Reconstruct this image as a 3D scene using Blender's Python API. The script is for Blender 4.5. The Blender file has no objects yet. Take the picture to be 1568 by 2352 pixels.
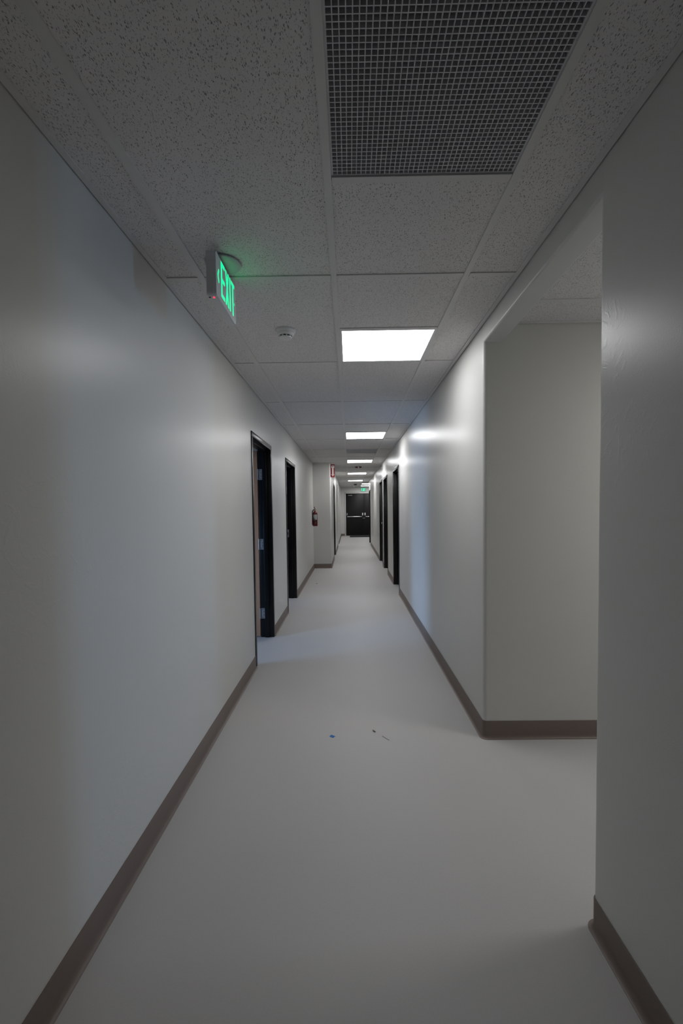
import bpy, bmesh, math, random
from mathutils import Vector, Matrix
random.seed(4)
PI = math.pi
scene = bpy.context.scene
COL = scene.collection

# ------------------------------------------------------------------ measured layout (metres)
CAM_H, H = 1.469, 2.5758
XL, XR, XB = -0.8871, 0.8314, -0.4579          # corridor wall faces (left, right, left beyond the jog)
YB, YE = 10.517, 22.82                         # jog, end wall
YN, YC = 1.459, 2.683                          # side passage opening in the right wall
YR = 18.38                                     # end of the right wall (lobby starts)
YBACK = -9.0
XFAR = 4.2
XPAS = 8.0
G0, ROW = 2.1135, 1.2192                       # ceiling grid cross runners
TX = [-0.695, -0.0611, 0.573]                  # ceiling grid main runners
T = 0.116                                      # wall thickness
DH = 2.184                                     # door frame height
BH = 0.112                                     # cove base height

# ------------------------------------------------------------------ helpers
def wloc(o):
    v = Vector((0, 0, 0))
    while o is not None:
        v = v + o.location
        o = o.parent
    return v

def tag(o, label=None, cat=None, group=None, kind=None):
    if label: o['label'] = label
    if cat: o['category'] = cat
    if group: o['group'] = group
    if kind: o['kind'] = kind
    return o

def thing(name, loc, label, cat, group=None, kind=None):
    o = bpy.data.objects.new(name, None)
    o.empty_display_size = 0.1
    COL.objects.link(o)
    o.location = loc
    return tag(o, label, cat, group, kind)

def obj(name, bm, mat, parent=None, bevel=0.0, seg=2, label=None):
    if bevel > 0:
        bmesh.ops.bevel(bm, geom=list(bm.edges), offset=bevel, segments=seg, profile=0.5, affect='EDGES', clamp_overlap=True)
    bmesh.ops.recalc_face_normals(bm, faces=list(bm.faces))
    if parent is not None:
        bmesh.ops.translate(bm, verts=list(bm.verts), vec=-wloc(parent))
    for f in bm.faces: f.smooth = True
    for e in bm.edges:
        e.smooth = len(e.link_faces) == 2 and e.calc_face_angle(0) < math.radians(38)
    me = bpy.data.meshes.new(name)
    bm.to_mesh(me); bm.free()
    me.materials.append(mat)
    o = bpy.data.objects.new(name, me)
    COL.objects.link(o)
    if parent is not None: o.parent = parent
    if label: o['label'] = label
    return o

def BM(): return bmesh.new()

def box(bm, x0, x1, y0, y1, z0, z1):
    vs = [bm.verts.new((x, y, z)) for z in (z0, z1) for x, y in ((x0, y0), (x1, y0), (x1, y1), (x0, y1))]
    for f in ((3, 2, 1, 0), (4, 5, 6, 7), (0, 1, 5, 4), (1, 2, 6, 5), (2, 3, 7, 6), (3, 0, 4, 7)):
        bm.faces.new([vs[i] for i in f])
    return bm

def dedupe(pts, loop=True):
    out = []
    for p in pts:
        if not out or math.hypot(p[0] - out[-1][0], p[1] - out[-1][1]) > 1e-5: out.append(p)
    if loop and len(out) > 2 and math.hypot(out[0][0] - out[-1][0], out[0][1] - out[-1][1]) < 1e-5: out.pop()
    return out

def prism(bm, poly, a, b, axis='Z'):
    """extrude a 2D polygon between a and b along an axis; polygon axes: Z->(x,y) Y->(x,z) X->(y,z)"""
    def P(p, h):
        if axis == 'Z': return (p[0], p[1], h)
        if axis == 'Y': return (p[0], h, p[1])
        return (h, p[0], p[1])
    poly = dedupe(poly)
    lo = [bm.verts.new(P(p, a)) for p in poly]
    hi = [bm.verts.new(P(p, b)) for p in poly]
    bm.faces.new(lo[::-1]); bm.faces.new(hi)
    n = len(poly)
    for i in range(n):
        bm.faces.new((lo[i], lo[(i + 1) % n], hi[(i + 1) % n], hi[i]))
    return bm

def lathe(bm, prof, centre, axis='Z', n=32, sign=1):
    """profile [(radius, height)] turned about an axis through centre"""
    rings = []
    for r, h in prof:
        ring = []
        for i in range(n):
            a = 2 * PI * i / n
            c, s = r * math.cos(a), r * math.sin(a)
            v = {'Z': (c, s, sign * h), 'Y': (c, sign * h, s), 'X': (sign * h, c, s)}[axis]
            ring.append(bm.verts.new(Vector(centre) + Vector(v)))
        rings.append(ring)
    for a, b in zip(rings, rings[1:]):
        for i in range(n):
            bm.faces.new((a[i], a[(i + 1) % n], b[(i + 1) % n], b[i]))
    bm.faces.new(rings[0]); bm.faces.new(rings[-1])
    return bm

def tube(bm, pts, r, n=10):
    pts = [Vector(p) for p in pts]
    rings = []
    for i, p in enumerate(pts):
        d = (pts[min(i + 1, len(pts) - 1)] - pts[max(i - 1, 0)]).normalized()
        up = Vector((0, 1, 0)) if abs(d.y) < 0.9 else Vector((1, 0, 0))
        a = d.cross(up).normalized(); b = d.cross(a)
        rr = r[i] if isinstance(r, (list, tuple)) else r
        rings.append([bm.verts.new(p + rr * (math.cos(2 * PI * k / n) * a + math.sin(2 * PI * k / n) * b)) for k in range(n)])
    for a, b in zip(rings, rings[1:]):
        for k in range(n):
            bm.faces.new((a[k], a[(k + 1) % n], b[(k + 1) % n], b[k]))
    bm.faces.new(rings[0]); bm.faces.new(rings[-1])
    return bm

def spline(pts, k=8):
    pts = [Vector(p) for p in pts]; out = []
    for i in range(len(pts) - 1):
        p0, p1, p2, p3 = pts[max(i - 1, 0)], pts[i], pts[i + 1], pts[min(i + 2, len(pts) - 1)]
        for j in range(k):
            t = j / k
            out.append(0.5 * ((2 * p1) + (p2 - p0) * t + (2 * p0 - 5 * p1 + 4 * p2 - p3) * t * t + (3 * p1 - p0 - 3 * p2 + p3) * t ** 3))
    out.append(pts[-1])
    return out

def copy_tree(o, parent=None):
    c = o.copy()
    COL.objects.link(c)
    c.parent = parent
    for ch in list(o.children): copy_tree(ch, c)
    return c

def arc(cx, cy, r, a0, a1, n=7):
    return [(cx + r * math.cos(math.radians(a0 + (a1 - a0) * i / (n - 1))), cy + r * math.sin(math.radians(a0 + (a1 - a0) * i / (n - 1)))) for i in range(n)]

# ------------------------------------------------------------------ materials
def new_mat(name):
    m = bpy.data.materials.new(name); m.use_nodes = True
    nt = m.node_tree
    return m, nt, nt.nodes['Principled BSDF']

def N(nt, typ, **kw):
    n = nt.nodes.new(typ)
    for k, v in kw.items():
        if hasattr(n, k): setattr(n, k, v)
        else: n.inputs[k].default_value = v
    return n

def plain(name, col, rough=0.5, metal=0.0, var=0.06, scale=40.0, spec=0.5, coat=0.0):
    """base colour with slight procedural variation"""
    m, nt, b = new_mat(name)
    tc = N(nt, 'ShaderNodeTexCoord')
    ns = N(nt, 'ShaderNodeTexNoise'); ns.inputs['Scale'].default_value = scale; ns.inputs['Detail'].default_value = 3
    nt.links.new(tc.outputs['Object'], ns.inputs['Vector'])
    mr = N(nt, 'ShaderNodeMapRange'); mr.inputs['To Min'].default_value = 1 - var; mr.inputs['To Max'].default_value = 1 + var
    nt.links.new(ns.outputs['Fac'], mr.inputs['Value'])
    vm = N(nt, 'ShaderNodeVectorMath', operation='SCALE'); vm.inputs[0].default_value = col
    nt.links.new(mr.outputs['Result'], vm.inputs['Scale'])
    nt.links.new(vm.outputs['Vector'], b.inputs['Base Color'])
    b.inputs['Roughness'].default_value = rough; b.inputs['Metallic'].default_value = metal
    b.inputs['Specular IOR Level'].default_value = spec; b.inputs['Coat Weight'].default_value = coat
    return m

def emit(name, col, strength):
    m, nt, b = new_mat(name)
    b.inputs['Base Color'].default_value = (*col, 1)
    b.inputs['Emission Color'].default_value = (*col, 1)
    b.inputs['Emission Strength'].default_value = strength
    return m

def wall_paint():
    m, nt, b = new_mat('wall_paint')
    tc = N(nt, 'ShaderNodeNewGeometry')
    L = nt.links
    # soft hand-trowelled ridges, only in patches, over a fine roller stipple
    n1 = N(nt, 'ShaderNodeTexNoise'); n1.inputs['Scale'].default_value = 11; n1.inputs['Detail'].default_value = 5; n1.inputs['Distortion'].default_value = 2.2
    n2 = N(nt, 'ShaderNodeTexNoise'); n2.inputs['Scale'].default_value = 1.6; n2.inputs['Detail'].default_value = 2
    n3 = N(nt, 'ShaderNodeTexNoise'); n3.inputs['Scale'].default_value = 220; n3.inputs['Detail'].default_value = 1
    n4 = N(nt, 'ShaderNodeTexNoise'); n4.inputs['Scale'].default_value = 2.4; n4.inputs['Detail'].default_value = 1
    for n in (n1, n2, n3, n4): L.new(tc.outputs['Position'], n.inputs['Vector'])
    r1 = N(nt, 'ShaderNodeValToRGB'); r1.color_ramp.elements[0].position = 0.53; r1.color_ramp.elements[1].position = 0.60
    L.new(n1.outputs['Fac'], r1.inputs['Fac'])
    r2 = N(nt, 'ShaderNodeValToRGB'); r2.color_ramp.elements[0].position = 0.50; r2.color_ramp.elements[1].position = 0.66
    L.new(n2.outputs['Fac'], r2.inputs['Fac'])
    mul = N(nt, 'ShaderNodeMath', operation='MULTIPLY'); L.new(r1.outputs['Color'], mul.inputs[0]); L.new(r2.outputs['Color'], mul.inputs[1])
    b1 = N(nt, 'ShaderNodeBump'); b1.inputs['Strength'].default_value = 0.22; b1.inputs['Distance'].default_value = 0.0012
    L.new(mul.outputs[0], b1.inputs['Height'])
    b0 = N(nt, 'ShaderNodeBump'); b0.inputs['Strength'].default_value = 0.6; b0.inputs['Distance'].default_value = 0.0004
    L.new(n4.outputs['Fac'], b0.inputs['Height']); L.new(b0.outputs['Normal'], b1.inputs['Normal'])
    b2 = N(nt, 'ShaderNodeBump'); b2.inputs['Strength'].default_value = 0.25; b2.inputs['Distance'].default_value = 0.0006
    L.new(n3.outputs['Fac'], b2.inputs['Height']); L.new(b1.outputs['Normal'], b2.inputs['Normal'])
    L.new(b2.outputs['Normal'], b.inputs['Normal'])
    mx = N(nt, 'ShaderNodeMix', data_type='RGBA')
    mx.inputs['A'].default_value = (0.60, 0.595, 0.57, 1); mx.inputs['B'].default_value = (0.64, 0.635, 0.615, 1)
    L.new(n2.outputs['Fac'], mx.inputs['Factor'])
    L.new(mx.outputs['Result'], b.inputs['Base Color'])
    b.inputs['Roughness'].default_value = 0.33
    b.inputs['Specular IOR Level'].default_value = 0.20
    return m

def floor_mat():
    m, nt, b = new_mat('sheet_vinyl')
    L = nt.links
    g = N(nt, 'ShaderNodeNewGeometry')
    n1 = N(nt, 'ShaderNodeTexNoise'); n1.inputs['Scale'].default_value = 1.3; n1.inputs['Detail'].default_value = 4
    n2 = N(nt, 'ShaderNodeTexNoise'); n2.inputs['Scale'].default_value = 160; n2.inputs['Detail'].default_value = 2
    for n in (n1, n2): L.new(g.outputs['Position'], n.inputs['Vector'])
    mx = N(nt, 'ShaderNodeMix', data_type='RGBA')
    mx.inputs['A'].default_value = (0.485, 0.475, 0.468, 1); mx.inputs['B'].default_value = (0.535, 0.525, 0.515, 1)
    L.new(n1.outputs['Fac'], mx.inputs['Factor'])
    mx2 = N(nt, 'ShaderNodeMix', data_type='RGBA', blend_type='MULTIPLY'); mx2.inputs['Factor'].default_value = 0.10
    L.new(mx.outputs['Result'], mx2.inputs['A']); L.new(n2.outputs['Fac'], mx2.inputs['B'])
    L.new(mx2.outputs['Result'], b.inputs['Base Color'])
    mr = N(nt, 'ShaderNodeMapRange'); mr.inputs['To Min'].default_value = 0.44; mr.inputs['To Max'].default_value = 0.56
    L.new(n1.outputs['Fac'], mr.inputs['Value']); L.new(mr.outputs['Result'], b.inputs['Roughness'])
    b.inputs['Specular IOR Level'].default_value = 0.35
    bp = N(nt, 'ShaderNodeBump'); bp.inputs['Strength'].default_value = 0.12; bp.inputs['Distance'].default_value = 0.0006
    L.new(n2.outputs['Fac'], bp.inputs['Height']); L.new(bp.outputs['Normal'], b.inputs['Normal'])
    return m

def tile_mat():
    m, nt, b = new_mat('acoustic_tile')
    L = nt.links
    g = N(nt, 'ShaderNodeNewGeometry')
    mp = N(nt, 'ShaderNodeMapping'); mp.inputs['Scale'].default_value = (1.6, 0.72, 1.0)
    L.new(g.outputs['Position'], mp.inputs['Vector'])
    # warp so that the fissures vary in shape
    wn = N(nt, 'ShaderNodeTexNoise'); wn.inputs['Scale'].default_value = 90; L.new(mp.outputs['Vector'], wn.inputs['Vector'])
    wm = N(nt, 'ShaderNodeMix', data_type='VECTOR'); wm.inputs['Factor'].default_value = 0.012
    L.new(mp.outputs['Vector'], wm.inputs['A']); L.new(wn.outputs['Color'], wm.inputs['B'])
    def pits(scale, lo, hi, dens):
        v = N(nt, 'ShaderNodeTexVoronoi'); v.inputs['Scale'].default_value = scale
        L.new(wm.outputs['Result'], v.inputs['Vector'])
        sep = N(nt, 'ShaderNodeSeparateColor'); L.new(v.outputs['Color'], sep.inputs['Color'])
        thr = N(nt, 'ShaderNodeMapRange'); thr.inputs['From Min'].default_value = lo; thr.inputs['From Max'].default_value = hi
        thr.inputs['To Min'].default_value = 1; thr.inputs['To Max'].default_value = 0
        L.new(v.outputs['Distance'], thr.inputs['Value'])
        keep = N(nt, 'ShaderNodeMath', operation='LESS_THAN'); keep.inputs[1].default_value = dens
        L.new(sep.outputs['Red'], keep.inputs[0])
        mu = N(nt, 'ShaderNodeMath', operation='MULTIPLY'); L.new(thr.outputs['Result'], mu.inputs[0]); L.new(keep.outputs[0], mu.inputs[1])
        return mu
    a = pits(125, 0.18, 0.35, 0.60); c = pits(215, 0.16, 0.32, 0.50)
    mxm = N(nt, 'ShaderNodeMath', operation='MAXIMUM'); L.new(a.outputs[0], mxm.inputs[0]); L.new(c.outputs[0], mxm.inputs[1])
    mx = N(nt, 'ShaderNodeMix', data_type='RGBA')
    mx.inputs['A'].default_value = (0.725, 0.71, 0.705, 1); mx.inputs['B'].default_value = (0.27, 0.26, 0.26, 1)
    L.new(mxm.outputs[0], mx.inputs['Factor']); L.new(mx.outputs['Result'], b.inputs['Base Color'])
    inv = N(nt, 'ShaderNodeMath', operation='MULTIPLY'); inv.inputs[1].default_value = -1; L.new(mxm.outputs[0], inv.inputs[0])
    bp = N(nt, 'ShaderNodeBump'); bp.inputs['Strength'].default_value = 0.5; bp.inputs['Distance'].default_value = 0.002
    L.new(inv.outputs[0], bp.inputs['Height']); L.new(bp.outputs['Normal'], b.inputs['Normal'])
    b.inputs['Roughness'].default_value = 0.9; b.inputs['Specular IOR Level'].default_value = 0.15
    return m

def wood_mat():
    m, nt, b = new_mat('birch_veneer')
    L = nt.links
    tc = N(nt, 'ShaderNodeTexCoord')
    mp = N(nt, 'ShaderNodeMapping'); mp.inputs['Scale'].default_value = (9, 9, 0.6); L.new(tc.outputs['Object'], mp.inputs['Vector'])
    w = N(nt, 'ShaderNodeTexNoise'); w.inputs['Scale'].default_value = 5; w.inputs['Detail'].default_value = 6; w.inputs['Distortion'].default_value = 0.8
    L.new(mp.outputs['Vector'], w.inputs['Vector'])
    mx = N(nt, 'ShaderNodeMix', data_type='RGBA'); mx.inputs['A'].default_value = (0.36, 0.19, 0.11, 1); mx.inputs['B'].default_value = (0.45, 0.26, 0.16, 1)
    L.new(w.outputs['Fac'], mx.inputs['Factor']); L.new(mx.outputs['Result'], b.inputs['Base Color'])
    b.inputs['Roughness'].default_value = 0.5
    return m

M = dict(
    wall=wall_paint(), floor=floor_mat(), tile=tile_mat(), wood=wood_mat(),
    grid=plain('white_grid_enamel', (0.66, 0.65, 0.64), 0.45, var=0.03),
    base=plain('taupe_rubber', (0.175, 0.137, 0.118), 0.45, spec=0.35),
    black=plain('black_enamel', (0.004, 0.0038, 0.004), 0.30, var=0.15, scale=12, spec=0.3),
    leaf=plain('dark_bronze_door_paint', (0.008, 0.0075, 0.0075), 0.5, var=0.15, scale=6, spec=0.3),
    steel=plain('satin_steel', (0.30, 0.30, 0.31), 0.42, metal=0.6),
    chrome=plain('bright_chrome', (0.85, 0.85, 0.86), 0.18, metal=1.0),
    plastic=plain('white_plastic', (0.70, 0.70, 0.69), 0.4, var=0.02),
    greyplastic=plain('grey_white_plastic', (0.66, 0.66, 0.67), 0.4, var=0.02),
    canopy=plain('grey_canopy_plastic', (0.46, 0.46, 0.46), 0.6, var=0.02),
    dark=plain('black_plastic', (0.01, 0.01, 0.01), 0.5),
    slot=plain('dark_opening', (0.01, 0.01, 0.01), 0.9),
    duct=plain('grey_duct', (0.22, 0.22, 0.235), 0.9),  # one even mid grey for the duct boxes above the grilles
    crate=plain('egg_crate_plastic', (0.62, 0.62, 0.64), 0.5, var=0.03),
    red=plain('red_enamel', (0.115, 0.004, 0.009), 0.3, var=0.08),
    darkred=plain('deep_red_plastic', (0.09, 0.005, 0.008), 0.45, var=0.08),
    signred=plain('red_sign_ink', (0.20, 0.005, 0.010), 0.45, var=0.03),
    signwhite=plain('white_sign_ink', (0.72, 0.66, 0.64), 0.5, var=0.03),
    ink=plain('dark_ink', (0.045, 0.03, 0.03), 0.6),
    paper=plain('printed_paper', (0.42, 0.45, 0.44), 0.5, var=0.25, scale=120),
    rubber=plain('black_rubber', (0.012, 0.012, 0.012), 0.6),
    mat=plain('black_carpet_mat', (0.010, 0.010, 0.011), 0.95, var=0.4, scale=300),
    blue=plain('blue_painters_tape', (0.015, 0.14, 0.46), 0.6),
    scrap=plain('grey_dust', (0.22, 0.21, 0.20), 0.9),
    framegrey=plain('grey_white_frame_paint', (0.55, 0.55, 0.53), 0.4, var=0.03),
    panel=emit('lit_diffuser', (0.985, 0.988, 1.0), 18.0),
    panelnear=emit('lit_diffuser_dimmer', (0.985, 0.99, 1.0), 12.0),
    green=emit('green_led_letters', (0.0, 0.85, 0.27), 1.6),
    greenfar=emit('pale_green_led_letters', (0.12, 0.80, 0.46), 1.0),
    greenback=plain('dark_green_face', (0.005, 0.16, 0.10), 0.4),
    led=emit('red_led', (1.0, 0.03, 0.08), 1.6),
    gauge=plain('gauge_yellow', (0.45, 0.40, 0.10), 0.4),
)

# ------------------------------------------------------------------ setting
def struct(name, bm, mat, label, cat, bevel=0.0):
    o = obj(name, bm, mat, bevel=bevel)
    return tag(o, label, cat, kind='structure')

bm = BM(); box(bm, -4.3, XPAS + .1, YBACK - .1, YE + .12, -0.1, 0)
struct('floor', bm, M['floor'], 'pale grey sheet vinyl floor running the length of the corridor', 'floor')

# doors: name -> (wall, near frame edge, far frame edge)
DOORS = {'door_1': ('L', 3.937, 4.936), 'door_2': ('L', 6.026, 7.075), 'door_3': ('B', 12.44, 13.56),
         'door_4': ('R', 7.246, 8.225), 'door_5': ('R', 9.405, 10.47), 'door_6': ('R', 10.80, 11.92), 'door_7': ('R', 17.06, 18.20)}
ZT = H + 0.06   # walls run up past the hung ceiling

def wall_run(bm, xa, xb, y0, y1, openings):
    y = y0
    for a, b, top in sorted(openings):
        if a > y: box(bm, xa, xb, y, a, 0, ZT)
        box(bm, xa, xb, a, b, top, ZT)
        y = b
    if y1 > y: box(bm, xa, xb, y, y1, 0, ZT)

op = lambda w: [(a, b, DH) for k, (s, a, b) in DOORS.items() if s == w]
R = 0.022
# left wall up to the jog, jog face, and the left wall beyond it
bm = BM(); wall_run(bm, XL - T, XL, YBACK, YB, op('L'))
struct('wall_left', bm, M['wall'], 'long off-white left wall of the corridor with two black door openings', 'wall')
bm = BM()
poly = [(XL - T, YB), (XB - R, YB)] + arc(XB - R, YB + R, R, -90, 0) + [(XB, YB + .4), (XB - T, YB + .4), (XB - T, YB + T), (XL - T, YB + T)]
prism(bm, poly, 0, ZT)
SP0, SP1 = 16.62, 17.62
wall_run(bm, XB - T, XB, YB + .4, YE, op('B') + [(SP0, SP1, 2.40)])
struct('wall_jog', bm, M['wall'], 'off-white wall that juts into the corridor beside the fire extinguisher and runs on to the far end', 'wall')
# right wall: near piece, passage walls, header, long far piece
bm = BM()
poly = [(XR, YBACK)] + [(XR, YN - R)] + arc(XR + R, YN - R, R, 180, 90) + [(XPAS, YN), (XPAS, YN - T), (XR + T, YN - T), (XR + T, YBACK)]
prism(bm, poly, 0, ZT)
struct('wall_near_right', bm, M['wall'], 'dim off-white wall filling the right edge, in front of the side passage', 'wall')
bm = BM()
poly = [(XPAS, YC), (XR + R, YC)] + arc(XR + R, YC + R, R, 270, 180) + [(XR, YC + .4), (XR + T, YC + .4), (XR + T, YC + T), (XPAS, YC + T)]
prism(bm, poly, 0, ZT)
wall_run(bm, XR, XR + T, YC + .4, YR - .1, op('R'))
poly = [(XR, YR - .1), (XR, YR - R)] + arc(XR + R, YR - R, R, 180, 90) + [(XFAR, YR), (XFAR, YR - T), (XR + T, YR - T), (XR + T, YR - .1)]
prism(bm, poly, 0, ZT)
r = 0.012; hz = 2.472
prof = [(XR, ZT), (XR, hz + r)] + arc(XR + r, hz + r, r, 180, 270) + arc(XR + T - r, hz + r, r, 270, 360) + [(XR + T, ZT)]
prism(bm, prof, YN - R, YC + R, 'Y')
struct('wall_right', bm, M['wall'], 'glossy off-white right wall beyond the side passage, with four black doors', 'wall')
# end wall with double door opening
EX0, EX1, EZ = -0.262, 1.77, 2.305
bm = BM(); box(bm, XB - T, EX0, YE, YE + T, 0, ZT); box(bm, EX0, EX1, YE, YE + T, EZ, ZT); box(bm, EX1, XFAR, YE, YE + T, 0, ZT)
struct('wall_end', bm, M['wall'], 'off-white end wall around the dark double door', 'wall')
bm = BM(); box(bm, XL - T, XR + T, YBACK - .1, YBACK, 0, ZT)
struct('wall_back', bm, M['wall'], 'off-white wall closing the corridor behind the viewpoint', 'wall')
bm = BM(); box(bm, XPAS, XPAS + .1, YN - T, YC + T, 0, ZT)
struct('wall_passage', bm, M['wall'], 'off-white wall at the far end of the side passage', 'wall')
bm = BM(); box(bm, XFAR, XFAR + .1, YR - T, YE + T, 0, ZT)
struct('wall_lobby', bm, M['wall'], 'off-white wall at the far right of the lobby by the exit door', 'wall')
# room behind the two left doors, alcove behind the far left opening
bm = BM()
box(bm, -4.2, -4.1, 0.6, 8.2, 0, ZT); box(bm, -4.2, XL - T, 0.5, 0.6, 0, ZT); box(bm, -4.2, XL - T, 8.2, 8.3, 0, ZT)
struct('wall_office', bm, M['wall'], 'off-white walls of the room behind the two left doors', 'wall')
bm = BM()
box(bm, -2.6, -2.5, SP0 - .2, SP1 + .2, 0, ZT); box(bm, -2.6, XB - T, SP0 - .3, SP0 - .2, 0, ZT); box(bm, -2.6, XB - T, SP1 + .2, SP1 + .3, 0, ZT)
struct('wall_alcove', bm, M['wall'], 'off-white walls of the side opening on the far left', 'wall')

# ------------------------------------------------------------------ ceiling
TH = 0.0055   # tiles sit this far above the runner faces
tiles, grid = BM(), BM()
HW = 0.0135
rows = [G0 + ROW * n for n in range(-9, 18)]
lights = [(G0 + ROW * n + ROW / 2, G0 + ROW * (n + 1)) for n in (0, 3, 6, 9, 12)]
vents = [(G0 - ROW, G0 - ROW / 2), (G0 + ROW * 5, G0 + ROW * 5.5)]
used_mid = sorted(lights + vents)
def plate(bm, x0, x1, y0, y1, z0, z1):
    if x1 - x0 > 1e-4 and y1 - y0 > 1e-4: box(bm, x0, x1, y0, y1, z0, z1)
def col_tiles(x0, x1, ys, skip=()):
    for a, b in zip(ys, ys[1:]):
        if any(abs(a - s[0]) < .05 for s in skip): continue
        plate(tiles, x0, x1, a + .002, b - .002, H + TH, H + TH + .016)
def clip_rows(y0, y1, extra=()):
    ys = sorted([y for y in list(rows) + list(extra) if y0 + .03 < y < y1 - .03])
    return [y0] + ys + [y1]
def cross(x0, x1, ys):
    for y in ys: plate(grid, x0, x1, y - HW, y + HW, H, H + TH - .0005)
# main corridor columns
mid = [s for p in used_mid for s in p]
edges = [XL] + TX + [XR]
for ci in range(4):
    y1 = YB if ci == 0 else YE
    x0, x1 = edges[ci] + (.002 if ci else .001), edges[ci + 1] - (.002 if ci < 3 else .001)
    extra = mid if ci == 2 else ()
    yy1 = YR if ci == 3 else y1
    if ci == 1:
        # narrowed by the jog beyond YB
        col_tiles(x0, x1, clip_rows(YBACK, YB)); cross(x0 + HW, x1 - HW, clip_rows(YBACK, YB)[1:-1])
        col_tiles(XB + .001, x1, [YB] + clip_rows(YB, YE)[1:]); cross(XB + .02, x1 - HW, clip_rows(YB, YE)[1:-1])
        continue
    ys = clip_rows(YBACK, yy1, [e for e in extra if all(abs(e - q) > .02 for q in rows)])
    col_tiles(x0, x1, ys, skip=used_mid if ci == 2 else ())
    cross(x0 + (HW if ci else .02), x1 - (HW if ci < 3 else .02), ys[1:-1])
for i, x in enumerate(TX):
    hw = .017 if i == 0 else HW
    plate(grid, x - hw, x + hw, YBACK, YB if i == 0 else YE, H, H + TH - .0005)
# lobby columns
lob = [TX[2] + .634 * k for k in range(0, 6)] + [XFAR]
lobby_lights = [(19.79, 20.40), (21.55, 22.16)]
for k in range(len(lob) - 1):
    ys = clip_rows(YR, YE, [y for p in lobby_lights for y in p] if k == 0 else ())
    if k == 0:
        ys = [YR] + sorted([19.79, 20.40, 21.55, 22.16]) + [YE]
    col_tiles(lob[k] + .002, lob[k + 1] - .002, ys, skip=lobby_lights if k == 0 else ())
    cross(lob[k] + HW, lob[k + 1] - HW, ys[1:-1])
    if k: plate(grid, lob[k] - HW, lob[k] + HW, YR, YE, H, H + TH - .0005)
# side passage
ys = [YN, 1.774, 2.39, YC]
xs = [XR + T, 2.10, 3.32, 4.54, 5.76, 6.98, XPAS]
for a, b in zip(xs, xs[1:]):
    for c, d in zip(ys, ys[1:]): plate(tiles, a + .002, b - .002, c + .002, d - .002, H + TH, H + TH + .016)
cross(XR + T, XPAS, ys[1:-1])
for x in xs[1:-1]: plate(grid, x - HW, x + HW, YN, YC, H, H + TH - .0005)
# ceilings of the rooms off the corridor
plate(tiles, -4.1, XL - T - .001, 0.6, 8.2, H + TH, H + TH + .016)
plate(tiles, -2.5, XB - T - .001, SP0 - .2, SP1 + .2, H + TH, H + TH + .016)
struct('ceiling', tiles, M['tile'], 'hung ceiling of white speckled acoustic tiles along the corridor', 'ceiling')
# wall angle: thin white ledge all round, standing just off the paint
A0, A1 = 0.005, 0.028
def angle_y(x, s, y0, y1): plate(grid, min(x + s * A0, x + s * A1), max(x + s * A0, x + s * A1), y0, y1, H - .0008, H + TH - .001)
def angle_x(y, s, x0, x1): plate(grid, x0, x1, min(y + s * A0, y + s * A1), max(y + s * A0, y + s * A1), H - .0008, H + TH - .001)
angle_y(XL, 1, YBACK, YB); angle_y(XB, 1, YB, YE); angle_y(XR, -1, YBACK, YR)
angle_x(YB, -1, XL + A1, XB); angle_x(YE, -1, XB + A1, XFAR); angle_x(YR, 1, XR, XFAR)
angle_x(YC, -1, XR + T, XPAS); angle_x(YN, 1, XR + T, XPAS); angle_y(XR + T, 1, YN + A1, YC - A1)
struct('trim_1', grid, M['grid'], 'white metal runners and wall angle of the hung ceiling grid', 'ceiling grid')

# ------------------------------------------------------------------ cove base
PROF = [(0.0008, BH), (0.003, BH), (0.0045, BH - .004), (0.0045, .024), (0.007, .010), (0.013, .004), (0.021, .0015), (0.021, 0.0002), (0.0008, 0.0002)]
def sweep(bm, path, side):
    path = dedupe(path, False); n = len(path); P = [Vector((p[0], p[1])) for p in path]
    nor = []
    for i in range(n):
        ds = []
        if i > 0: ds.append((P[i] - P[i - 1]).normalized())
        if i < n - 1: ds.append((P[i + 1] - P[i]).normalized())
        ns = [Vector((-d.y, d.x)) * side for d in ds]
        if len(ns) == 1: nor.append(ns[0])
        else:
            b = (ns[0] + ns[1]).normalized(); nor.append(b / max(0.3, b.dot(ns[0])))
    rings = [[bm.verts.new((P[i].x + nor[i].x * d, P[i].y + nor[i].y * d, z)) for d, z in PROF] for i in range(n)]
    for a, b in zip(rings, rings[1:]):
        for k in range(len(PROF)):
            bm.faces.new((a[k], a[(k + 1) % len(PROF)], b[(k + 1) % len(PROF)], b[k]))
    bm.faces.new(rings[0]); bm.faces.new(rings[-1])
nb = [0]
def baseboard(name, path, side, label):
    bm = BM(); sweep(bm, path, side); struct(name, bm, M['base'], label, 'baseboard')
d = DOORS; FO = 0.0
baseboard('baseboard_left', [(XL, YBACK), (XL, d['door_1'][1])], -1, 'taupe rubber cove base along the left wall before the first left door')
baseboard('baseboard_left', [(XL, d['door_1'][2]), (XL, d['door_2'][1])], -1, 'taupe rubber cove base between the two left doors')
baseboard('baseboard_left', [(XL, d['door_2'][2]), (XL, YB)] + [(XB - R, YB)] + arc(XB - R, YB + R, R, -90, 0) + [(XB, d['door_3'][1])], -1,
          'taupe rubber cove base below the fire extinguisher, turning round the jog')
baseboard('baseboard_left', [(XB, d['door_3'][2]), (XB, SP0)], -1, 'taupe rubber cove base between the far left door and the side opening')
baseboard('baseboard_left', [(XB, SP1), (XB, YE), (EX0, YE)], -1, 'taupe rubber cove base in the far left corner beside the double door')
baseboard('baseboard_right', [(XR, YBACK), (XR, YN - R)] + arc(XR + R, YN - R, R, 180, 90) + [(XPAS, YN)], 1, 'taupe rubber cove base of the near right wall in the bottom right corner')
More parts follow.
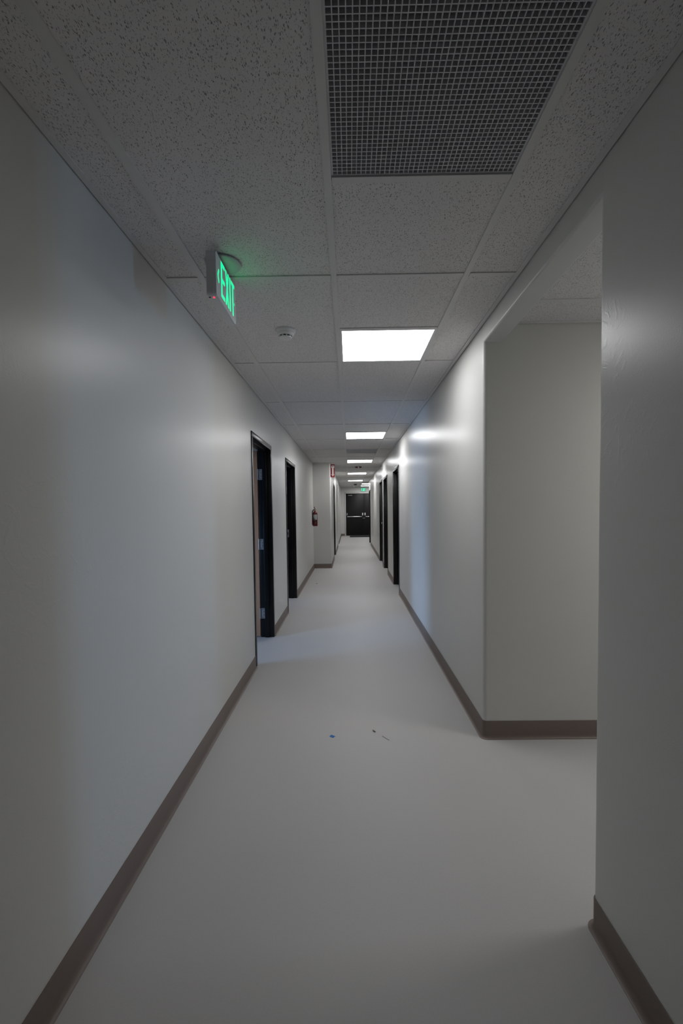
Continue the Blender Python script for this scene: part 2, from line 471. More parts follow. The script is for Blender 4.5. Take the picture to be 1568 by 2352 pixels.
baseboard('baseboard_right', [(XPAS, YC), (XR + R, YC)] + arc(XR + R, YC + R, R, 270, 180) + [(XR, d['door_4'][1])], 1,
          'taupe rubber cove base turning the corner of the side passage onto the right wall')
baseboard('baseboard_right', [(XR, d['door_4'][2]), (XR, d['door_5'][1])], 1, 'taupe rubber cove base between the first and second right doors')
baseboard('baseboard_right', [(XR, d['door_5'][2]), (XR, d['door_6'][1])], 1, 'short taupe cove base between the second and third right doors')
baseboard('baseboard_right', [(XR, d['door_6'][2]), (XR, d['door_7'][1])], 1, 'taupe rubber cove base between the third and last right doors')

# ------------------------------------------------------------------ side doors
def door(name, leaf, label):
    wall, u0, u1 = DOORS[name]
    X0, s = {'L': (XL, 1), 'B': (XB, 1), 'R': (XR, -1)}[wall]
    def ubox(bm, a, b, w0, w1, z0, z1):
        xs_ = sorted((X0 + s * w0, X0 + s * w1)); box(bm, xs_[0], xs_[1], a, b, z0, z1)
    root = thing(name, (X0, (u0 + u1) / 2, 0), label, 'door', kind='structure')
    F, DEP, OUT = 0.050, -0.142, 0.008
    bm = BM()
    g = 0.0006
    ubox(bm, u0 + g, u0 + F, DEP, OUT, 0.0005, DH - F - .0004); ubox(bm, u1 - F, u1 - g, DEP, OUT, 0.0005, DH - F - .0004); ubox(bm, u0 + g, u1 - g, DEP, OUT, DH - F, DH - g)
    fr = obj('door_frame', bm, M['black'], root, bevel=.0025)
    st = BM()
    room_side = leaf != 'flush'
    w0, w1 = (-0.092, -0.045) if room_side else (-0.138, -0.092)
    ubox(st, u0 + F, u0 + F + .016, w0, w1, 0.001, DH - F - .017); ubox(st, u1 - F - .016, u1 - F, w0, w1, 0.001, DH - F - .017); ubox(st, u0 + F, u1 - F, w0, w1, DH - F - .016, DH - F)
    obj('door_stop', st, M['black'], root, bevel=.0015)
    lw = u1 - u0 - 2 * F - .006
    lz = DH - F - .004
    if leaf == 'open_far':      # swung into the room about the far jamb
        pv = Vector((X0 + s * (DEP - .004), u1 - F - .002, 0))
        bm = BM(); box(bm, pv.x - .004 - lw, pv.x - .004, pv.y - .002, pv.y + .043, .012, lz)
        bmesh.ops.rotate(bm, cent=pv, matrix=Matrix.Rotation(math.radians(-4), 3, 'Z'), verts=list(bm.verts))
        lf = obj('door_leaf', bm, M['wood'], root, bevel=.002, label='birch veneer door leaf swung open into the room')
        for zc in (1.86, 1.07, 0.277):
            h = BM(); yj = u1 - F
            box(h, X0 + s * DEP + .001, X0 + s * DEP + .048, yj - .0032, yj - .0003, zc - .060, zc + .060)
            o = obj('hinge', h, M['steel'], root, bevel=.0008)
            k = BM(); lathe(k, [(.0065, -.060), (.0065, .060)], (X0 + s * DEP - .004, yj - .008, zc), n=14)
            obj('knuckle', k, M['steel'], o)
            sc_ = BM()
            for dx, dz in ((.024, .047), (.036, .018), (.036, -.018), (.024, -.047)):
                lathe(sc_, [(.0045, 0), (.0045, .0006)], (X0 + s * DEP + dx, yj - .0031, zc + dz), axis='Y', n=12, sign=-1)
            obj('screw', sc_, M['dark'], o)
    elif leaf == 'open_near':   # swung into the room about the near jamb: only its strike shows
        pv = Vector((X0 + s * (DEP - .004), u0 + F + .002, 0))
        bm = BM(); box(bm, pv.x - .004 - lw, pv.x - .004, pv.y - .043, pv.y + .002, .012, lz)
        bmesh.ops.rotate(bm, cent=pv, matrix=Matrix.Rotation(math.radians(4), 3, 'Z'), verts=list(bm.verts))
        obj('door_leaf', bm, M['wood'], root, bevel=.002, label='birch veneer door leaf swung open into the room')
        h = BM(); yj = u1 - F
        box(h, X0 + s * DEP + .005, X0 + s * DEP + .036, yj - .0026, yj - .0003, 1.005, 1.13)
        o = obj('strike_plate', h, M['steel'], root, bevel=.0008)
        h = BM(); box(h, X0 + s * DEP + .013, X0 + s * DEP + .026, yj - .0034, yj - .0024, 1.045, 1.09)
        obj('strike_opening', h, M['slot'], o)
    else:
        f0, f1 = (-0.138, -0.094) if room_side else (-0.090, -0.046)
        bm = BM(); ubox(bm, u0 + F + .003, u1 - F - .003, f0, f1, .012, lz)
        lf = obj('door_leaf', bm, M['leaf'], root, bevel=.002)
        yk = u0 + F + .075
        k = BM()
        wf = f1
        cx_ = X0 + s * wf
        lathe(k, [(.032, 0), (.032, .006), (.026, .010), (.012, .012), (.012, .035), (.024, .042), (.029, .054), (.027, .066), (.016, .072)], (cx_, yk, 1.075), axis='X', n=24, sign=s)
        obj('door_knob', k, M['chrome'], lf, label='bright chrome door knob')
    return root

door('door_1', 'open_far', 'nearest black-framed left doorway, its birch door open with three steel hinges showing')
door('door_2', 'open_near', 'second black-framed left doorway with a steel strike plate on its far jamb')
door('door_3', 'shut', 'black door on the left beyond the fire extinguisher, below the arrow sign')
door('door_4', 'shut', 'nearest and tallest-looking black door on the right wall')
door('door_5', 'shut', 'second black door on the right wall, close in front of the knobbed door')
door('door_6', 'flush', 'third black door on the right wall with a chrome knob at its near edge')
door('door_7', 'shut', 'last black door on the right wall, beside the far double door')

# far double door
root = thing('door_8', ((EX0 + EX1) / 2, YE, 0), 'dark double door closing the far end of the corridor, with chrome push bars', 'door', kind='structure')
bm = BM(); fw = .072; g = .0006
box(bm, EX0 + g, EX0 + fw, YE - .014, YE + .10, .0005, EZ - fw); box(bm, EX1 - fw, EX1 - g, YE - .014, YE + .10, .0005, EZ - fw)
box(bm, EX0 + g, EX1 - g, YE - .014, YE + .10, EZ - fw + .0004, EZ - g)
obj('door_frame', bm, M['framegrey'], root, bevel=.002, label='pale grey painted steel frame')
bm = BM(); box(bm, EX0 + fw + .001, EX1 - fw - .001, YE - .02, YE + .09, .0005, .011); obj('threshold', bm, M['steel'], root, bevel=.003)
XM = 0.754
for k, (a, b) in enumerate(((EX0 + fw + .003, XM - .002), (XM + .002, EX1 - fw - .003))):
    bm = BM(); box(bm, a, b, YE + .006, YE + .05, .014, EZ - fw - .004)
    lf = obj('door_leaf', bm, M['leaf'], root, bevel=.002)
    sg = 1 if k == 0 else -1                      # +1: lock edge on the right
    lock = b if k == 0 else a; hinge = a if k == 0 else b
    f = YE + .006
    xs_ = sorted((hinge + sg * .055, lock - sg * .095))
    bm = BM(); box(bm, xs_[0], xs_[1], f - .062, f - .034, .990, 1.030)
    pb = obj('push_bar', bm, M['chrome'], lf, bevel=.006)
    bm = BM(); box(bm, hinge + min(0, sg * .105) + (0.025 if sg > 0 else -.0), hinge + max(0, sg * .105) - (0.025 if sg < 0 else 0), f - .034, f, .985, 1.035)
    xs2 = sorted((lock - sg * .14, lock - sg * .02)); box(bm, xs2[0], xs2[1], f - .0339, f, .975, 1.045)
    obj('bar_bracket', bm, M['dark'], pb, bevel=.004)
    for xc, m_, nm in ((lock - sg * .062, M['plastic'], 'lock_case'), (hinge + sg * .055, M['steel'], 'end_cap')):
        bm = BM(); box(bm, xc - .031, xc + .031, f - .03, f, 1.075, 1.205)
        obj(nm, bm, m_, lf, bevel=.01, seg=3)
    bm = BM(); lathe(bm, [(.018, 0), (.018, .012)], (lock - sg * .035, f, .93), axis='Y', sign=-1, n=16); obj('lock_cylinder', bm, M['chrome'], lf)
# door closer
bm = BM(); lfs = [c for c in root.children if c.name.startswith('door_leaf')]
box(bm, -.065, .150, YE - .052, YE + .006, 2.115, 2.160)
cl = obj('door_closer', bm, M['steel'], lfs[0], bevel=.008, seg=3)
bm = BM(); tube(bm, [(.05, YE - .03, 2.165), (.20, YE - .10, 2.19), (.34, YE - .02, 2.215)], .011, n=8)
box(bm, .30, .39, YE - .035, YE - .0145, 2.2, 2.225)
obj('closer_arm', bm, M['dark'], cl)

# ------------------------------------------------------------------ ceiling lights
def make_light(label, loc, glow='panel'):
    """loc = centre of the 0.61 m bay at ceiling level"""
    root = thing('ceiling_light', loc, label, 'ceiling light', 'square lit panels set in the ceiling grid')
    x, y, z = loc
    W, D = 0.3035, 0.2925
    o, i = (W, D), (W - .014, D - .014)
    bm = BM()
    for a in ((-o[0], o[0], -o[1], -i[1]), (-o[0], o[0], i[1], o[1]), (-o[0], -i[0], -i[1], i[1]), (i[0], o[0], -i[1], i[1])):
        box(bm, x + a[0], x + a[1], y + a[2], y + a[3], z + .001, z + .020)
    obj('frame', bm, M['plastic'], root)
    bm = BM(); box(bm, x - i[0] + .0004, x + i[0] - .0004, y - i[1] + .0004, y + i[1] - .0004, z + .004, z + .012)
    obj('diffuser', bm, M[glow], root, label='glowing white diffuser')
    bm = BM(); box(bm, x - i[0] - .004, x + i[0] + .004, y - i[1] - .004, y + i[1] + .004, z + .0205, z + .055)
    obj('housing', bm, M['plastic'], root)
    return root
XLT = (TX[1] + TX[2]) / 2
LAB = ['nearest and largest glowing square ceiling panel, beyond the smoke detector',
       'second glowing ceiling panel, above and before the first right door',
       'third glowing ceiling panel, just past the distant return air grille',
       'fourth glowing ceiling panel, beyond the red ceiling strobe',
       'fifth glowing ceiling panel, last one in the row down the corridor']
make_light(LAB[0], (XLT, (lights[0][0] + lights[0][1]) / 2, H), 'panelnear')
first = make_light(LAB[1], (XLT, (lights[1][0] + lights[1][1]) / 2, H))
for k in range(2, 5):
    c = copy_tree(first); c.location = (XLT, (lights[k][0] + lights[k][1]) / 2, H); c['label'] = LAB[k]
for k, lb in enumerate(('offset ceiling panel in the lobby, the nearer of the two above the far exit sign',
                        'offset ceiling panel in the lobby, the one directly over the far exit sign')):
    c = copy_tree(first); c.location = (lob[0] + .317, sum(lobby_lights[k]) / 2, H); c['label'] = lb

# ------------------------------------------------------------------ return air grilles
def make_grille(label, loc):
    root = thing('air_grille', loc, label, 'air grille', 'egg crate return air grilles in the ceiling')
    x, y, z = loc
    W, D = 0.3035, 0.2925
    bm = BM()
    for a in ((-W, W, -D, -D + .004), (-W, W, D - .004, D), (-W, -W + .004, -D + .004, D - .004), (W - .004, W, -D + .004, D - .004)):
        box(bm, x + a[0], x + a[1], y + a[2], y + a[3], z + .006, z + .022)
    obj('frame', bm, M['crate'], root)
    bm = BM(); n = 38; t = .0013
    X0, X1, Y0, Y1 = x - W + .0042, x + W - .0042, y - D + .0042, y + D - .0042
    for i in range(n + 1):
        u = X0 + t + (X1 - X0 - 2 * t) * i / n; box(bm, u - t, u + t, Y0, Y1, z + .006, z + .0215)
        v = Y0 + t + (Y1 - Y0 - 2 * t) * i / n; box(bm, X0, X1, v - t, v + t, z + .0061, z + .0216)
    obj('egg_crate', bm, M['crate'], root)
    bm = BM()
    for a in ((-W, W, -D, -D + .004), (-W, W, D - .004, D), (-W, -W + .004, -D + .004, D - .004), (W - .004, W, -D + .004, D - .004)):
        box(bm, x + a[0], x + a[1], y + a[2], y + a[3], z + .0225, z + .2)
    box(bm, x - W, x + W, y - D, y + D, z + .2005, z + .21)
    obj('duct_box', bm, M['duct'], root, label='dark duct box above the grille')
    return root
g1 = make_grille('large dark egg crate grille in the ceiling at the top of the view', (XLT, sum(vents[0]) / 2, H))
g2 = copy_tree(g1); g2.location = (XLT, sum(vents[1]) / 2, H); g2['label'] = 'small distant grey grille in the ceiling between the second and third lit panels'

# ------------------------------------------------------------------ exit signs
def letters(h, w, gap, t):
    """EXIT as closed polygons in a (u,v) plane, origin bottom left; returns polys and total width"""
    P = []; x = 0
    P += [[(x, 0), (x + t, 0), (x + t, h), (x, h)]]
    for v in (0, h / 2 - t / 2, h - t): P.append([(x + t * .98, v), (x + w, v), (x + w, v + t), (x + t * .98, v + t)])
    x += w + gap
    P += [[(x, 0), (x + t, 0), (x + w, h), (x + w - t, h)], [(x + w - t, 0), (x + w, 0), (x + t, h), (x, h)]]
    x += w + gap
    P += [[(x, 0), (x + t, 0), (x + t, h), (x, h)]]
    x += t + gap
    P += [[(x + w / 2 - t / 2, 0), (x + w / 2 + t / 2, 0), (x + w / 2 + t / 2, h), (x + w / 2 - t / 2, h)], [(x, h - t), (x + w, h - t), (x + w, h), (x, h)]]
    return P, x + w

# near sign: hangs under the ceiling, its lit face turned to the right-hand wall
SX = -0.546; SY0, SY1 = 1.838, 2.156; SZ0, SZ1 = 2.369, 2.557; ST = .040
root = thing('exit_sign', (SX - ST / 2, (SY0 + SY1) / 2, H), 'green lit EXIT sign with left arrow hanging from the ceiling on the left', 'exit sign')
bm = BM()
def rrect(a0, a1, b0, b1, r, n=5):
    return arc(a1 - r, b0 + r, r, -90, 0, n) + arc(a1 - r, b1 - r, r, 0, 90, n) + arc(a0 + r, b1 - r, r, 90, 180, n) + arc(a0 + r, b0 + r, r, 180, 270, n)
prism(bm, rrect(SY0, SY1, SZ0, SZ1, .016), SX - ST, SX - .010, 'X')
hs = obj('housing', bm, M['greyplastic'], root)
bm = BM(); prism(bm, rrect(SY0 + .003, SY1 - .003, SZ0 + .003, SZ1 - .003, .014), SX - .0102, SX, 'X')
fp = obj('face_plate', bm, M['greyplastic'], root, bevel=0)
bm = BM(); prism(bm, rrect(SY0 + .001, SY1 - .001, SZ0 + .001, SZ1 - .001, .0155), SX - .031, SX - .027, 'X')
bm2 = BM(); lathe(bm2, [(.078, 0), (.078, .005), (.072, .0085), (.05, .0095)], (SX - ST / 2 + .01, (SY0 + SY1) / 2 - .01, H - .0003), n=40, sign=-1)
bm.free()
obj('canopy', bm2, M['canopy'], root, label='round ceiling canopy tinted green by the letters')
LP, tot = letters(0.151, 0.053, 0.0135, 0.0150)
u0 = SY0 + .076; v0 = SZ0 + .029
for k, ch in enumerate('EXIT'):
    sel = {'E': LP[0:4], 'X': LP[4:6], 'I': LP[6:7], 'T': LP[7:9]}[ch]
    bm = BM()
    for j, p in enumerate(sel): prism(bm, [(u0 + a, v0 + b) for a, b in p], SX - .003, SX + .0006 + .0001 * j, 'X')
    obj('letter', bm, M['green'], fp, label='glowing green letter ' + ch)
bm = BM(); zc = v0 + .068; yc = SY0 + .024; t = .008
prism(bm, [(yc, zc), (yc + .016, zc + .030), (yc + .023, zc + .023), (yc + .011, zc)], SX - .003, SX + .0006, 'X')
prism(bm, [(yc, zc), (yc + .011, zc), (yc + .023, zc - .023), (yc + .016, zc - .030)], SX - .003, SX + .0006, 'X')
obj('arrow', bm, M['green'], fp, label='glowing green left chevron')
bm = BM(); prism(bm, rrect(SY1 - .034, SY1 - .029, v0 + .055, v0 + .068, .002), SX - .003, SX + .0005, 'X'); obj('arrow_glint', bm, M['green'], fp)
bm = BM(); lathe(bm, [(.0042, 0), (.0036, .003), (.0015, .0045)], (SX - .016, SY0 + .022, SZ0 + .0002), n=14, sign=-1); obj('indicator_light', bm, M['led'], hs, label='small red indicator light')
bm = BM(); lathe(bm, [(.0045, 0), (.0042, .002)], (SX - .034, SY0 + .022, SZ0 + .0002), n=14, sign=-1); obj('test_button', bm, M['dark'], hs, label='small black test button')

# far sign: flat on the end wall above the double door
FX0, FX1, FZ0, FZ1 = 0.612, 0.886, 2.325, 2.527
root = thing('exit_sign', ((FX0 + FX1) / 2, YE, FZ0), 'small green EXIT sign over the far double door', 'exit sign')
bm = BM(); prism(bm, rrect(FX0, FX1, FZ0, FZ1, .012), YE - .045, YE - .0005, 'Y'); obj('housing', bm, M['greyplastic'], root)
bm = BM(); prism(bm, rrect(FX0 + .012, FX1 - .012, FZ0 + .012, FZ1 - .012, .008), YE - .049, YE - .0452, 'Y'); fp = obj('face_plate', bm, M['greenback'], root, label='green face plate')
LP, tot = letters(0.150, 0.056, 0.010, 0.020)
for k, ch in enumerate('EXIT'):
    sel = {'E': LP[0:4], 'X': LP[4:6], 'I': LP[6:7], 'T': LP[7:9]}[ch]
    bm = BM(); ox = (FX0 + FX1) / 2 - tot / 2
    for j, p in enumerate(sel): prism(bm, [(ox + a, FZ0 + .026 + b) for a, b in p], YE - .0505 - .0001 * j, YE - .0492, 'Y')
    obj('letter', bm, M['greenfar'], fp, label='glowing pale green letter ' + ch)

# ------------------------------------------------------------------ smoke detector
c = (-0.386, 2.735, H + .0065)
root = thing('smoke_detector', c, 'round white smoke detector on the ceiling near the hanging exit sign', 'smoke detector')
bm = BM(); lathe(bm, [(.064, 0), (.064, .010), (.060, .016), (.052, .019)], c, n=48, sign=-1); obj('base', bm, M['plastic'], root)
bm = BM(); lathe(bm, [(.050, .0192), (.050, .030), (.043, .036)], c, n=48, sign=-1); hd = obj('head', bm, M['plastic'], root)
bm = BM(); lathe(bm, [(.034, .0362), (.034, .0445)], c, n=48, sign=-1); obj('chamber_vent', bm, M['slot'], hd, label='dark slotted vent ring')
bm = BM()
for i in range(10):
    a = 2 * PI * i / 10
    p = Vector(c) + Vector((.037 * math.cos(a), .037 * math.sin(a), -.0405))
    b2 = BM(); box(b2, -.004, .004, -.003, .003, -.0042, .0042)
    bmesh.ops.rotate(b2, cent=(0, 0, 0), matrix=Matrix.Rotation(a, 3, 'Z'), verts=list(b2.verts)); bmesh.ops.translate(b2, verts=list(b2.verts), vec=p)
    tmp = bpy.data.meshes.new('t'); b2.to_mesh(tmp); b2.free(); bm.from_mesh(tmp); bpy.data.meshes.remove(tmp)
obj('rib', bm, M['plastic'], hd)
bm = BM(); lathe(bm, [(.040, .0447), (.039, .050), (.030, .054), (.010, .0555)], c, n=48, sign=-1); obj('cap', bm, M['plastic'], hd)
bm = BM(); lathe(bm, [(.0028, 0), (.0024, .0015)], (c[0] - .0470, c[1] - .033, c[2] - .0155), n=10, sign=-1); obj('indicator_light', bm, M['dark'], root)

# ------------------------------------------------------------------ red ceiling strobe
c = (0.254, 11.72, H + .0065)
root = thing('strobe_alarm', c, 'dark red ceiling alarm strobe with a white lens between two ceiling panels', 'alarm strobe')
bm = BM(); lathe(bm, [(.092, 0), (.092, .010), (.086, .020), (.070, .031), (.05, .038)], c, n=40, sign=-1); hsg = obj('housing', bm, M['darkred'], root)
bm = BM(); box(bm, c[0] - .022, c[0] + .022, c[1] - .099, c[1] + .099, c[2] - .052, c[2] - .002); obj('lens', bm, M['plastic'], root, bevel=.012, seg=3, label='white strobe lens')

# ------------------------------------------------------------------ small ceiling camera near the end
c = (0.225, 19.65, H + .0065)
root = thing('security_camera', c, 'small ceiling camera with dark body and white drop arm before the double door', 'camera')
bm = BM(); lathe(bm, [(.055, 0), (.055, .012), (.04, .018)], c, n=28, sign=-1); obj('ceiling_plate', bm, M['greyplastic'], root)
bm = BM(); tube(bm, [(c[0], c[1], c[2] - .018), (c[0], c[1], c[2] - .085)], .013, n=12); obj('arm', bm, M['steel'], root)
bm = BM(); tube(bm, [(c[0] + .0, c[1], c[2] - .065), (c[0] + .03, c[1] - .01, c[2] - .06), (c[0] + .125, c[1] - .03, c[2] - .052)], [.024, .028, .030], n=16); obj('camera_body', bm, M['dark'], root, label='black camera body')
bm = BM(); tube(bm, [(c[0] - .012, c[1] - .01, c[2] - .0855), (c[0] - .016, c[1] - .012, c[2] - .15), (c[0] - .018, c[1] - .012, c[2] - .172)], [.016, .026, .022], n=16); obj('sensor_drop', bm, M['plastic'], root, label='white hanging sensor')

# ------------------------------------------------------------------ fire extinguisher on the left wall by the jog
ex, ey = XL + .068, 10.235
root = thing('fire_extinguisher', (ex, ey, 1.05), 'red fire extinguisher hung on the left wall in the corner of the jog', 'fire extinguisher')
bm = BM(); lathe(bm, [(.045, 0), (.055, .004), (.057, .02), (.057, .285), (.054, .31), (.043, .335), (.026, .352), (.019, .358), (.019, .366)], (ex, ey, 1.05), n=40)
cyl = obj('cylinder', bm, M['red'], root)
bm = BM()
n = 14; a0, a1 = math.radians(-130), math.radians(-35)
for i in range(n):
    A, B = a0 + (a1 - a0) * i / n, a0 + (a1 - a0) * (i + 1) / n
    rr = .0574
    q = [bm.verts.new((ex + rr * math.cos(t_), ey + rr * math.sin(t_), z)) for t_, z in ((A, 1.205), (B, 1.205), (B, 1.325), (A, 1.325))]
    bm.faces.new(q)
obj('instruction_label', bm, M['paper'], cyl, label='grey printed instruction label')
bm = BM(); lathe(bm, [(.013, 0), (.013, .0012)], (ex + .012, ey - .0565, 1.135), axis='Y', n=16, sign=-1); obj('inspection_sticker', bm, M['signwhite'], cyl, label='small white round sticker')
bm = BM(); lathe(bm, [(.0582, .145), (.0582, .158)], (ex, ey, 1.05), n=40); obj('strap', bm, M['steel'], root, label='steel bracket strap')
bm = BM(); box(bm, XL + .0006, XL + .0100, ey - .022, ey + .022, 1.08, 1.40); obj('wall_bracket', bm, M['darkred'], root, bevel=.001)
bm = BM(); lathe(bm, [(.017, .3662), (.020, .37), (.020, .395), (.013, .402), (.013, .415)], (ex, ey, 1.05), n=20); vb = obj('valve', bm, M['steel'], root)
bm = BM(); lathe(bm, [(.015, 0), (.015, .006)], (ex + .008, ey - .0205, 1.432), axis='Y', n=18, sign=-1); obj('pressure_gauge', bm, M['gauge'], vb)
bm = BM(); tube(bm, [(ex + .008, ey - .002, 1.466), (ex - .010, ey - .035, 1.485), (ex - .004, ey - .10, 1.505)], [.010, .011, .009], n=10); obj('carry_handle', bm, M['red'], vb)
bm = BM(); tube(bm, [(ex + .004, ey - .020, 1.45), (ex - .006, ey - .05, 1.455), (ex - .002, ey - .10, 1.462)], [.008, .009, .007], n=10); obj('squeeze_lever', bm, M['red'], vb)
bm = BM(); tube(bm, spline([(ex - .016, ey - .004, 1.436), (ex - .042, ey - .025, 1.43), (ex - .058, ey - .055, 1.375), (ex - .050, ey - .072, 1.28), (ex - .026, ey - .076, 1.22), (ex - .012, ey - .074, 1.19)]), .0095, n=10); obj('hose', bm, M['rubber'], root)
bm = BM(); tube(bm, [(ex - .012, ey - .074, 1.189), (ex - .002, ey - .073, 1.165), (ex + .008, ey - .073, 1.13)], [.011, .014, .018], n=14); obj('nozzle', bm, M['dark'], root)
bm = BM(); lathe(bm, [(.010, -.002), (.012, 0), (.010, .002)], (ex + .022, ey - .0215, 1.462), axis='Y', n=14); obj('pull_pin', bm, M['chrome'], vb)

# ------------------------------------------------------------------ projecting extinguisher sign on the jog wall
sx0, sx1, sz0, sz1, sy = XB + .012, -0.354, 2.228, 2.546, 10.66
root = thing('extinguisher_sign', (XB, sy, sz0), 'red projecting sign with white arrow reading FIRE EXTINGUISHER above the far left door', 'sign')
bm = BM(); box(bm, sx0, sx1, sy, sy + .004, sz0, sz1); pn = obj('panel', bm, M['signred'], root)
bm = BM(); box(bm, XB + .0006, XB + .004, sy - .001, sy + .030, sz0 + .01, sz1 - .01); box(bm, XB + .0039, sx0 + .004, sy + .0042, sy + .007, sz0 + .01, sz1 - .01); obj('mounting_flange', bm, M['darkred'], root)
cx_ = (sx0 + sx1) / 2
bm = BM()
prism(bm, [(cx_ - .037, sz1 - .085), (cx_ + .037, sz1 - .085), (cx_ + .037, sz1 - .028), (cx_ - .037, sz1 - .028)], sy - .0012, sy - .0002, 'Y')
prism(bm, [(cx_ - .020, sz1 - .240), (cx_ + .020, sz1 - .240), (cx_ + .020, sz1 - .0849), (cx_ - .020, sz1 - .0849)], sy - .0012, sy - .0002, 'Y')
prism(bm, [(cx_, sz0 + .024), (cx_ + .038, sz1 - .2399), (cx_ - .038, sz1 - .2399)], sy - .0012, sy - .0002, 'Y')
ar = obj('arrow', bm, M['signwhite'], pn, label='white arrow pointing down')
def text_mesh(s, size, loc, rot, mat, parent, name, label=None, ax=0.85):
    cu = bpy.data.curves.new('txt', 'FONT'); cu.body = s; cu.size = size; cu.align_x = 'CENTER'; cu.align_y = 'CENTER'; cu.offset = size * .03
    to = bpy.data.objects.new('txt', cu); COL.objects.link(to)
    bpy.context.view_layer.update()
    me = bpy.data.meshes.new_from_object(to.evaluated_get(bpy.context.evaluated_depsgraph_get()))
    bpy.data.objects.remove(to)
    b = BM(); b.from_mesh(me); bpy.data.meshes.remove(me)
    bmesh.ops.transform(b, matrix=Matrix.Translation(loc) @ rot, verts=list(b.verts))
    return obj(name, b, mat, parent, label=label)
face = Matrix.Rotation(PI / 2, 4, 'X')
text_mesh('FIRE', .030, (cx_, sy - .0016, sz1 - .056), face, M['ink'], ar, 'lettering', 'dark word FIRE')
for i, ch in enumerate('EXTINGUISHER'):
    text_mesh(ch, .0165, (cx_, sy - .0016, sz1 - .093 - i * .0148), face, M['ink'], ar, 'lettering', 'dark letter ' + ch)

# ------------------------------------------------------------------ outlet plate on the right wall
root = thing('outlet', (XR, 8.71, .434), 'white outlet plate low on the right wall between the first two right doors', 'outlet')
bm = BM(); box(bm, XR - .006, XR - .0004, 8.65, 8.77, .374, .494); pl = obj('cover_plate', bm, M['plastic'], root, bevel=.002)
for z in (.413, .455):
    bm = BM(); box(bm, XR - .0085, XR - .0062, 8.695, 8.725, z - .014, z + .014); obj('socket', bm, M['greyplastic'], pl, bevel=.001)

# ------------------------------------------------------------------ things on the floor
bm = BM(); box(bm, 0.0, 1.52, 21.62, 22.70, .0005, .009)
mt = tag(obj('door_mat', bm, M['mat'], bevel=.003), 'black door mat in front of the far double door', 'mat')
bm = BM(); q = [(-.148, 2.719), (-.124, 2.701), (-.109, 2.720), (-.135, 2.740)]
prism(bm, q, .0004, .0012); tag(obj('tape_scrap', bm, M['blue']), 'small square of blue tape stuck to the floor', 'tape')
bm = BM(); tube(bm, [(.136, 2.790, .004), (.142, 2.777, .005), (.153, 2.765, .004)], [.002, .0038, .002], n=8)
tag(obj('paper_scrap', bm, M['scrap']), 'tiny grey scrap on the floor right of the blue tape', 'litter')
bm = BM(); tube(bm, spline([(.193, 2.716, .0016), (.207, 2.700, .0016), (.221, 2.680, .0016), (.234, 2.668, .0016)]), .0012, n=6)
tag(obj('thread', bm, M['scrap']), 'thin grey thread on the floor farthest right of the litter', 'litter')
bm = BM(); lathe(bm, [(.012, 0), (.016, .004), (.010, .008)], (-.658, 8.36, .0003), n=9)
tag(obj('debris_crumb', bm, M['scrap']), 'dark crumb on the floor below the fire extinguisher wall', 'litter')

# ------------------------------------------------------------------ daylight from the rooms off the corridor
def area(name, loc, target, sx, sy, col, power, spread=180):
    l = bpy.data.lights.new(name, 'AREA'); l.shape = 'RECTANGLE'; l.size = sx; l.size_y = sy; l.color = col; l.energy = power
    l.spread = math.radians(spread)
    o = bpy.data.objects.new(name, l); COL.objects.link(o); o.location = loc
    o.rotation_euler = (Vector(target) - Vector(loc)).to_track_quat('-Z', 'Y').to_euler()
    return o
area('office_daylight', (-3.95, 3.10, 0.85), (.8, 5.3, .55), 1.1, 1.2, (0.34, 0.58, 1.0), 24, 75)
area('office_daylight', (-3.95, 5.6, 1.2), (.8, 8.0, .4), 1.2, 1.2, (0.34, 0.58, 1.0), 12, 100)
area('passage_daylight', (7.9, 2.0, 1.3), (-.9, 2.0, 1.15), .7, 1.3, (0.36, 0.62, 1.0), 3.0, 40)
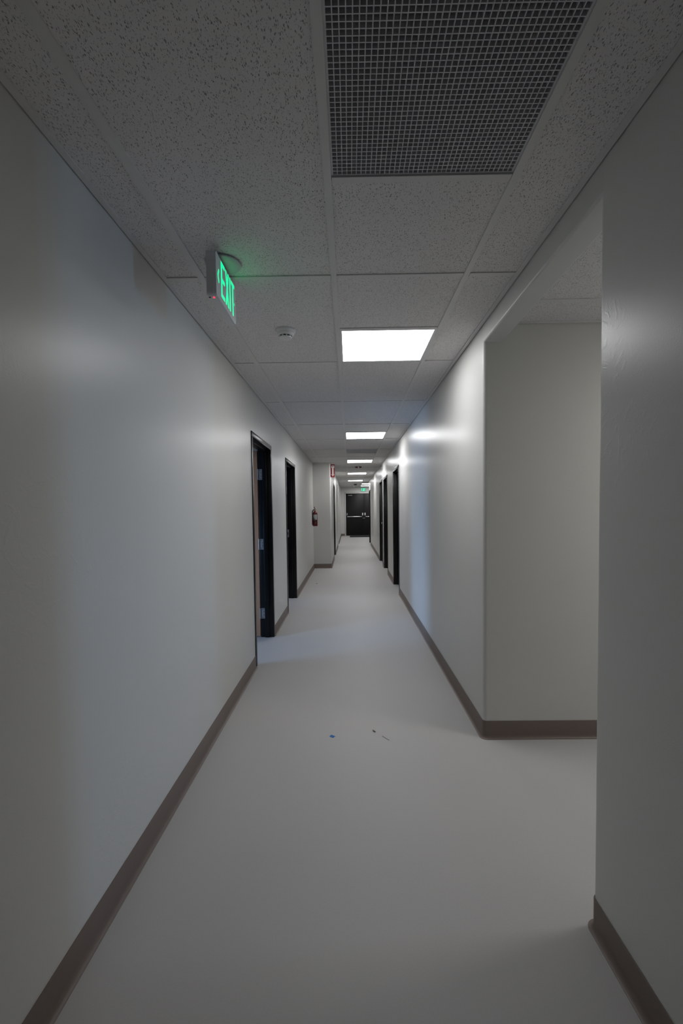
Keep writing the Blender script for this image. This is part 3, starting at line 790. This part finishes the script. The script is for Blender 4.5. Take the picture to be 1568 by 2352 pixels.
area('passage_lamp', (2.75, 1.85, H - .03), (2.75, 1.85, 0), .55, .55, (1.0, 0.98, 0.94), 18)
area('alcove_daylight', (-2.3, 17.12, 1.5), (0, 17.12, 1.0), .8, 1.2, (0.9, 0.95, 1.0), 7)

w = bpy.data.worlds.new('world'); scene.world = w; w.use_nodes = True
w.node_tree.nodes['Background'].inputs['Color'].default_value = (0.05, 0.055, 0.06, 1)
w.node_tree.nodes['Background'].inputs['Strength'].default_value = 0.2

# ------------------------------------------------------------------ camera
FPX, YAW, PITCH, ROLL, PCX, PCY = 990.3415, 0.008, -0.0403, -0.0127, 10.9058, 30.8931
cam = bpy.data.cameras.new('camera'); co = bpy.data.objects.new('camera', cam); COL.objects.link(co)
cy_, sy_ = math.cos(YAW), math.sin(YAW)
Rz = Matrix(((cy_, sy_, 0), (-sy_, cy_, 0), (0, 0, 1)))
c_, s_ = math.cos(PITCH), math.sin(PITCH)
Rx = Matrix(((1, 0, 0), (0, c_, s_), (0, -s_, c_)))
c_, s_ = math.cos(ROLL), math.sin(ROLL)
Ry = Matrix(((c_, 0, s_), (0, 1, 0), (-s_, 0, c_)))
Wc = Ry @ Rx @ Rz                         # world -> (right, forward, up)
right, fwd, up = Wc[0], Wc[1], Wc[2]
co.matrix_world = Matrix(((right[0], up[0], -fwd[0], 0), (right[1], up[1], -fwd[1], 0), (right[2], up[2], -fwd[2], CAM_H), (0, 0, 0, 1)))
cam.sensor_fit = 'VERTICAL'; cam.sensor_height = 36.0; cam.sensor_width = 24.0
cam.lens = FPX / 2352 * 36.0
cam.shift_x = -PCX / 2352; cam.shift_y = PCY / 2352
cam.clip_start = 0.02; cam.clip_end = 100
scene.camera = co

# ------------------------------------------------------------------ look
scene.view_settings.view_transform = 'Standard'
scene.view_settings.look = 'None'
scene.view_settings.exposure = 0.0
scene.cycles.max_bounces = 10
scene.cycles.diffuse_bounces = 6
scene.cycles.glossy_bounces = 4
scene.cycles.sample_clamp_indirect = 4.0
scene.cycles.use_denoising = True
